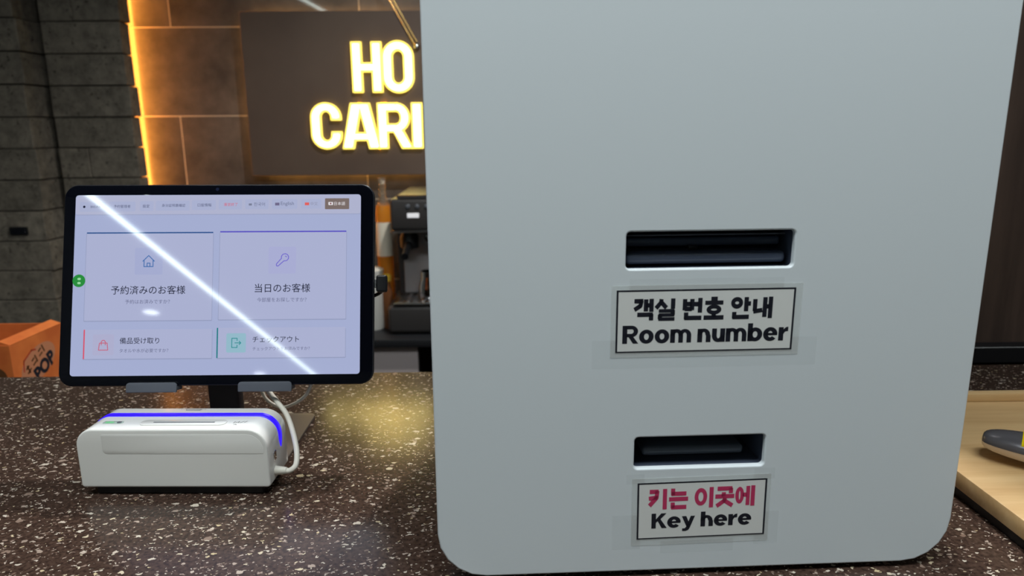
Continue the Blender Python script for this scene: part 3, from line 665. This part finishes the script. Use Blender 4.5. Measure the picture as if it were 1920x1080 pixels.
# its white cable
cb = thing('usb_cable', 'white cable curling from the card scanner back under the tablet', 'cable', (-.19, .60, 0))
pts = [(-.1885, .5615, .0165), (-.1830, .5630, .0160), (-.1795, .5690, .0185), (-.1815, .5800, .0270), (-.1880, .5930, .0400), (-.1960, .6050, .0500), (-.2060, .6160, .0560), (-.2180, .6280, .0640), (-.2270, .6400, .0760), (-.2300, .6480, .0900)]
obj('cord', tube([(p[0] + .19, p[1] - .60, p[2]) for p in pts], .0024, 10, 8), M_CABLE, cb)
c2 = thing('coiled_cord', 'thin pale cord hanging in a loop below the tablet', 'cable', (-.215, .632, .049))
obj('cord', tube([(-.230 + .215, .655 - .65, .085 - .06), (-.224 + .215, .652 - .65, .066 - .06), (-.210 + .215, .65 - .65, .057 - .06), (-.196 + .215, .648 - .65, .061 - .06), (-.184 + .215, .648 - .65, .070 - .06), (-.178 + .215, .652 - .65, .083 - .06)], .0016, 8, 8), M_CABLE, c2)

# ------------------------------------------------------------------ wooden tray and the gadget on it
M_OAK = wood('light_oak', (214, 182, 134), (190, 152, 104), .42, (5, 70, 70))
tr = thing('wooden_tray', 'light oak tray on a black base beside the kiosk', 'tray', (.372, .36, 0))
obj('tray_board', box(0, .44, 0, .326, .0095, .0240, .0012, 2), M_OAK, tr)
bm = bmesh.new(); 
obj('tray_rim', box(0, .44, .315, .326, .0240, .0325, .001, 2), M_OAK, tr)
obj('tray_rim', box(0, .44, 0, .011, .0240, .0325, .001, 2), M_OAK, tr)
obj('tray_rim', box(.429, .44, .0112, .3148, .0240, .0325, .001, 2), M_OAK, tr)
obj('tray_base', box(.0035, .4365, .0035, .3225, 0, .0096, .0008, 1), M_BLACK, tr)
gd = thing('handheld_device', 'rounded dark grey and silver handheld device with yellow sticker on the tray', 'device', (.410, .5580, .0395), -0.66)
gd.rotation_euler = (0, 0.02, -0.66)
def blob(L, w, prof_top, prof_bot, n=22, seg=18):
    bm = bmesh.new(); rings = []
    for i in range(n + 1):
        t = i / n; s = math.sin(PI * (0.012 + .976 * t)) ** .55
        x = L * (1 - math.cos(PI * t)) / 2
        ring = []
        for k in range(seg + 1):
            a = PI * k / seg
            ring.append(bm.verts.new((x, w * s * math.cos(a), prof_top * s * math.sin(a))))
        low = [bm.verts.new((x, w * s * math.copysign(abs(math.cos(PI + PI * k / seg)) ** .4, math.cos(PI + PI * k / seg)) * (1 - .10 * math.sin(PI * k / seg)), -prof_bot * s * math.sin(PI * k / seg))) for k in range(1, seg)]
        rings.append(ring + low)
    m = len(rings[0])
    for a, b in zip(rings, rings[1:]):
        for k in range(m): bm.faces.new((a[k], b[k], b[(k + 1) % m], a[(k + 1) % m]))
    bm.faces.new(rings[0]); bm.faces.new(rings[-1][::-1])
    return bm
bm = blob(.118, .0195, .0125, .0105)
dead = [f for f in bm.faces if f.calc_center_median().z < -.0004]
bmesh.ops.delete(bm, geom=dead, context='FACES'); obj('upper_shell', mesh_of(bm, ang=1.2), mat('graphite_gloss', (96, 95, 100), .2, metal=.35), gd)
bm = blob(.1178, .0193, .0123, .0103)
dead = [f for f in bm.faces if f.calc_center_median().z > .0012]
bmesh.ops.delete(bm, geom=dead, context='FACES'); obj('lower_shell', mesh_of(bm, ang=1.2), mat('satin_silver', (214, 204, 196), .35, metal=.1), gd)
obj('hinge_pin', lathe([(.0005, 0), (.0045, 0), (.0045, .0012), (.0005, .0012)], 20), M_GREY, gd, (.040, -.0166, -.003), (PI / 2, 0, 0))
bm = blob(.1184, .0198, .0129, .0109)
dead = [f for f in bm.faces if f.calc_center_median().z < .0065 or not (.026 < f.calc_center_median().x < .075)]
bmesh.ops.delete(bm, geom=dead, context='FACES'); st = obj('sticker', mesh_of(bm, ang=1.2), mat('yellow_sticker', (250, 226, 20), .4), gd); st.modifiers.new('s', 'SOLIDIFY').thickness = .0002
obj('rubber_foot', lathe([(.005, 0), (.005, .004)], 16), M_BLACK, gd, (.09, 0, -.0136))

# ================================================================== BEHIND THE COUNTER
dk = thing('work_desk', 'low dark work desk behind the reception counter', 'desk', (-1.1, 1.08, FLOOR))
obj('desk_top', box(-.7, .65, -.18, .17, .875, .90, .002, 1), M_BLACK, dk)
for x in (-.68, .62):
    for y in (-.16, .13): obj('leg', box(x, x + .03, y, y + .03, 0, .875, .002, 1), M_GUN, dk)
# open orange snack carton on it
M_CARD = noise_color(mat('orange_card', (214, 116, 56), .6), (196, 98, 46), (222, 124, 60), 14, 3)
M_CARDRED = mat('carton_red', (170, 62, 36), .6)
cz0 = FLOOR + .90
cn = thing('snack_carton', 'open orange snack carton printed POP behind the counter', 'carton', (-.89, 1.06, cz0))
CH = -.020 - cz0
obj('carton_side', box(.127, .130, 0, .135, 0, CH), M_CARD, cn)
obj('carton_side', box(-.130, -.127, 0, .135, 0, CH), M_CARD, cn)
obj('carton_front', box(-.127, .127, 0, .003, 0, CH), M_CARD, cn)
obj('carton_back', box(-.127, .127, .132, .135, 0, CH), M_CARD, cn)
obj('carton_bottom', box(-.127, .127, .003, .132, 0, .003), M_CARD, cn)
fl = obj('carton_flap', box(-.017, .001, .002, .133, -.001, .001), M_CARD, cn, (.129, 0, CH), (0, .35, 0))
M_BRPR = mat('carton_brown_print', (92, 58, 30), .6); M_PALE = mat('carton_pale_print', (190, 126, 92), .6)
def carton_print(me, m, yy, zz, rot, nm, lift):
    o = obj(nm, me, m, cn)
    o.matrix_local = Matrix.Translation((.130 + lift, yy, zz)) @ Matrix.Rotation(PI / 2, 4, 'Z') @ Matrix.Rotation(PI / 2, 4, 'X') @ Matrix.Rotation(rot, 4, 'Z')
    return o
carton_print(flat(arc_pts(0, 0, .046, .026, 0, 352, 44)), M_PALE, .062, CH - .046, .3, 'printed_patch', .0002)
carton_print(lines_mesh([[(-38, 6), (-30, 22), (-6, 27), (4, 22)]], 3), M_CARDRED, .062, CH - .046, .3, 'printed_swash', .0003)
carton_print(text_mesh('POP', -.022, .034, -.009, .026, .05), M_INK, .066, CH - .05, .42, 'printed_word', .0004)
carton_print(lines_mesh([[(-34, 8), (-22, 10)], [(-33, 16), (-24, 17)], [(-28, 5), (-28, 20)], [(-16, 10), (-6, 11)], [(-15, 18), (-7, 19)], [(-4, 8), (-4, 22)], [(4, 12), (14, 13)], [(6, 20), (15, 21)], [(19, 10), (19, 24)]], 3.2), M_BRPR, .066, CH - .05, .42, 'printed_marks', .0004)
fr_p = obj('printed_patch', flat(arc_pts(0, 0, .045, .022, 0, 352, 44)), M_BRPR, cn); fr_p.matrix_local = Matrix.Translation((.075, -.0003, CH - .05)) @ Matrix.Rotation(PI / 2, 4, 'X')

# back bar worktop and cabinets
bz = -.27
bt = obj('bar_worktop', box(-1.10, .95, 1.906, 2.398, bz - .024, bz, .003, 2), mat('black_worktop', (34, 35, 38), .35)); tag(bt, 'black back bar worktop along the tiled wall', 'worktop')
M_CAB = mat('grey_laminate', (178, 168, 168), .5)
def cabinet(x0, x1, label):
    c = thing('base_cabinet', label, 'cabinet', (x0, 1.93, FLOOR)); w = x1 - x0; h = bz - .0245 - FLOOR
    obj('body', box(0, w, .02, .455, .08, h), M_BLACK, c)
    obj('kick_plate', box(0, w, .05, .07, 0, .08), M_BLACK, c)
    d = obj('door', box(.002, w - .002, 0, .0195, .085, h - .004, .0015, 1), M_CAB, c)
    obj('handle', box(.03, .045, -.022, -.001, h - .22, h - .08, .003, 2), M_STEEL, d)
cabinet(-1.09, -.742, 'grey base cabinet under the bar next to the stone pillar')
cabinet(-.738, -.238, 'grey base cabinet under the bar beneath the white canister')
cabinet(.03, .50, 'grey base cabinet under the bar right of the dark gap')
# espresso machine
mc = thing('espresso_machine', 'black and steel espresso machine on the back bar', 'coffee machine', (-.09, 1.955, bz))
MW = .215
M_MBLK = mat('machine_black', (58, 56, 56), .35)
obj('base', box(-MW - .018, MW + .018, -.005, .36, .004, .085, .012, 4), M_MBLK, mc)
for x in (-.19, .19):
    for y in (.03, .32): obj('foot', lathe([(.014, 0), (.016, .005)], 14), M_BLACK, mc, (x, y, 0))
obj('drip_tray', box(-MW, MW, -.008, .12, .0852, .094, .002, 2), M_STEEL, mc)
for k in range(20): obj('drip_slat', box(-MW + .012 + k * .0206, -MW + .024 + k * .0206, .0, .11, .0941, .0965, .0005, 1), M_STEEL, mc)
obj('body', box(-MW, MW, .12, .36, .0855, .375, .004, 2), M_MBLK, mc)
obj('splash_panel', box(-MW + .018, MW - .018, .112, .1195, .097, .293, .003, 2), mat('steel_panel', (168, 166, 168), .3, metal=.25), mc)
hd = obj('head', box(-MW, MW, 0, .119, .300, .386, .008, 3), M_MBLK, mc)
obj('display', box(-.168, -.135, -.0015, .001, .334, .347, .001, 1), mat('display_glow', (200, 200, 200), .3, emit=(190, 190, 195), es=.8), hd)
for k in range(4): obj('button', lathe([(.006, 0), (.006, .003), (.004, .004)], 14), M_GREY, hd, (-.165 + k * .026, 0, .366), (PI / 2, 0, 0))
obj('head_trim', box(-MW, MW, -.002, .1, .2925, .2998, .001, 1), M_STEEL, mc)
obj('cup_rail', box(-MW + .02, MW, .002, .30, .3865, .396, .002, 1), M_STEEL, mc)
for gx in (-.172, .08):
    g = obj('group_head', lathe([(.018, -.055), (.026, -.05), (.028, -.02), (.022, -.01), (.022, .006)], 20), M_BLACK, mc, (gx, .062, .292))
    obj('portafilter_handle', tube([(0, -.02, -.036), (0, -.075, -.050), (0, -.11, -.058)], .010, 12, 3), M_BLACK, g)
obj('gauge', lathe([(.0005, 0), (.011, 0), (.012, .006), (.0005, .008)], 18), M_CHROME, mc, (-.122, .110, .262), (PI / 2, 0, 0))
obj('steam_knob', box(-.115, -.100, .085, .112, .20, .292, .004, 2), M_BLACK, mc)
sp = thing('saucer_stack', 'dark shallow tray resting on top of the espresso machine', 'tray', (-.05, 2.10, bz + .3962))
obj('tray_body', box(-.15, .15, -.08, .08, 0, .016, .004, 2), M_MBLK, sp); obj('tray_lip', plate([rrect(-.155, .155, -.085, .085, .01), rrect(-.145, .145, -.075, .075, .008)], .006), M_BLACK, sp, (0, 0, .022))
jg = thing('milk_jug', 'shiny steel milk jug standing on the drip tray of the espresso machine', 'jug', (-.205, 2.005, bz + .0967))
obj('jug_body', lathe([(.0005, 0), (.033, 0), (.036, .006), (.034, .035), (.027, .06), (.028, .078), (.0265, .078), (.0255, .06), (.032, .035), (.033, .008), (.0005, .006)], 26, cap=False), M_CHROME, jg)
obj('jug_handle', tube([(.026, 0, .07), (.048, 0, .066), (.052, 0, .04), (.034, 0, .022)], .0035, 8, 6), M_CHROME, jg)
# bottles and canister beside it
bo = thing('glass_bottle', 'tall amber glass bottle with clear neck beside the espresso machine', 'bottle', (-.352, 2.13, bz))
obj('bottle_body', lathe([(.0005, 0), (.021, 0), (.024, .004), (.024, .33), (.020, .352), (.0005, .352)], 24), mat('amber_glass', (236, 150, 50), .12, trans=.35), bo)
obj('bottle_neck', lathe([(.017, .352), (.010, .376), (.009, .42), (.0105, .424), (.0105, .434), (.0005, .434)], 20, cap=False), mat('clear_glass', (235, 225, 205), .05, trans=.9), bo)
obj('bottle_label', lathe([(.0243, .20), (.0245, .202), (.0245, .30), (.0243, .302)], 24, cap=False), mat('cream_label', (230, 222, 204), .5), bo)
sb = thing('syrup_bottle', 'small brown syrup bottle with yellow cap in front of the amber bottle', 'bottle', (-.335, 2.03, bz))
obj('bottle_body', lathe([(.0005, 0), (.014, 0), (.016, .003), (.016, .105), (.010, .128), (.008, .14), (.0005, .14)], 20), mat('brown_glass', (104, 66, 42), .15), sb)
obj('cap', lathe([(.0115, .140), (.0135, .142), (.0135, .158), (.010, .161)], 18), mat('yellow_cap', (226, 186, 60), .4), sb)
wc = thing('canister', 'plain white canister on the back bar partly behind the tablet', 'canister', (-.383, 2.03, bz))
obj('canister_body', lathe([(.0005, 0), (.036, 0), (.038, .004), (.038, .16), (.0005, .16)], 28), mat('canister_white', (205, 205, 200), .35), wc)
obj('lid', lathe([(.039, .160), (.040, .164), (.040, .176), (.030, .181), (.012, .183), (.011, .193)], 28), mat('canister_lid', (205, 205, 200), .35), wc)
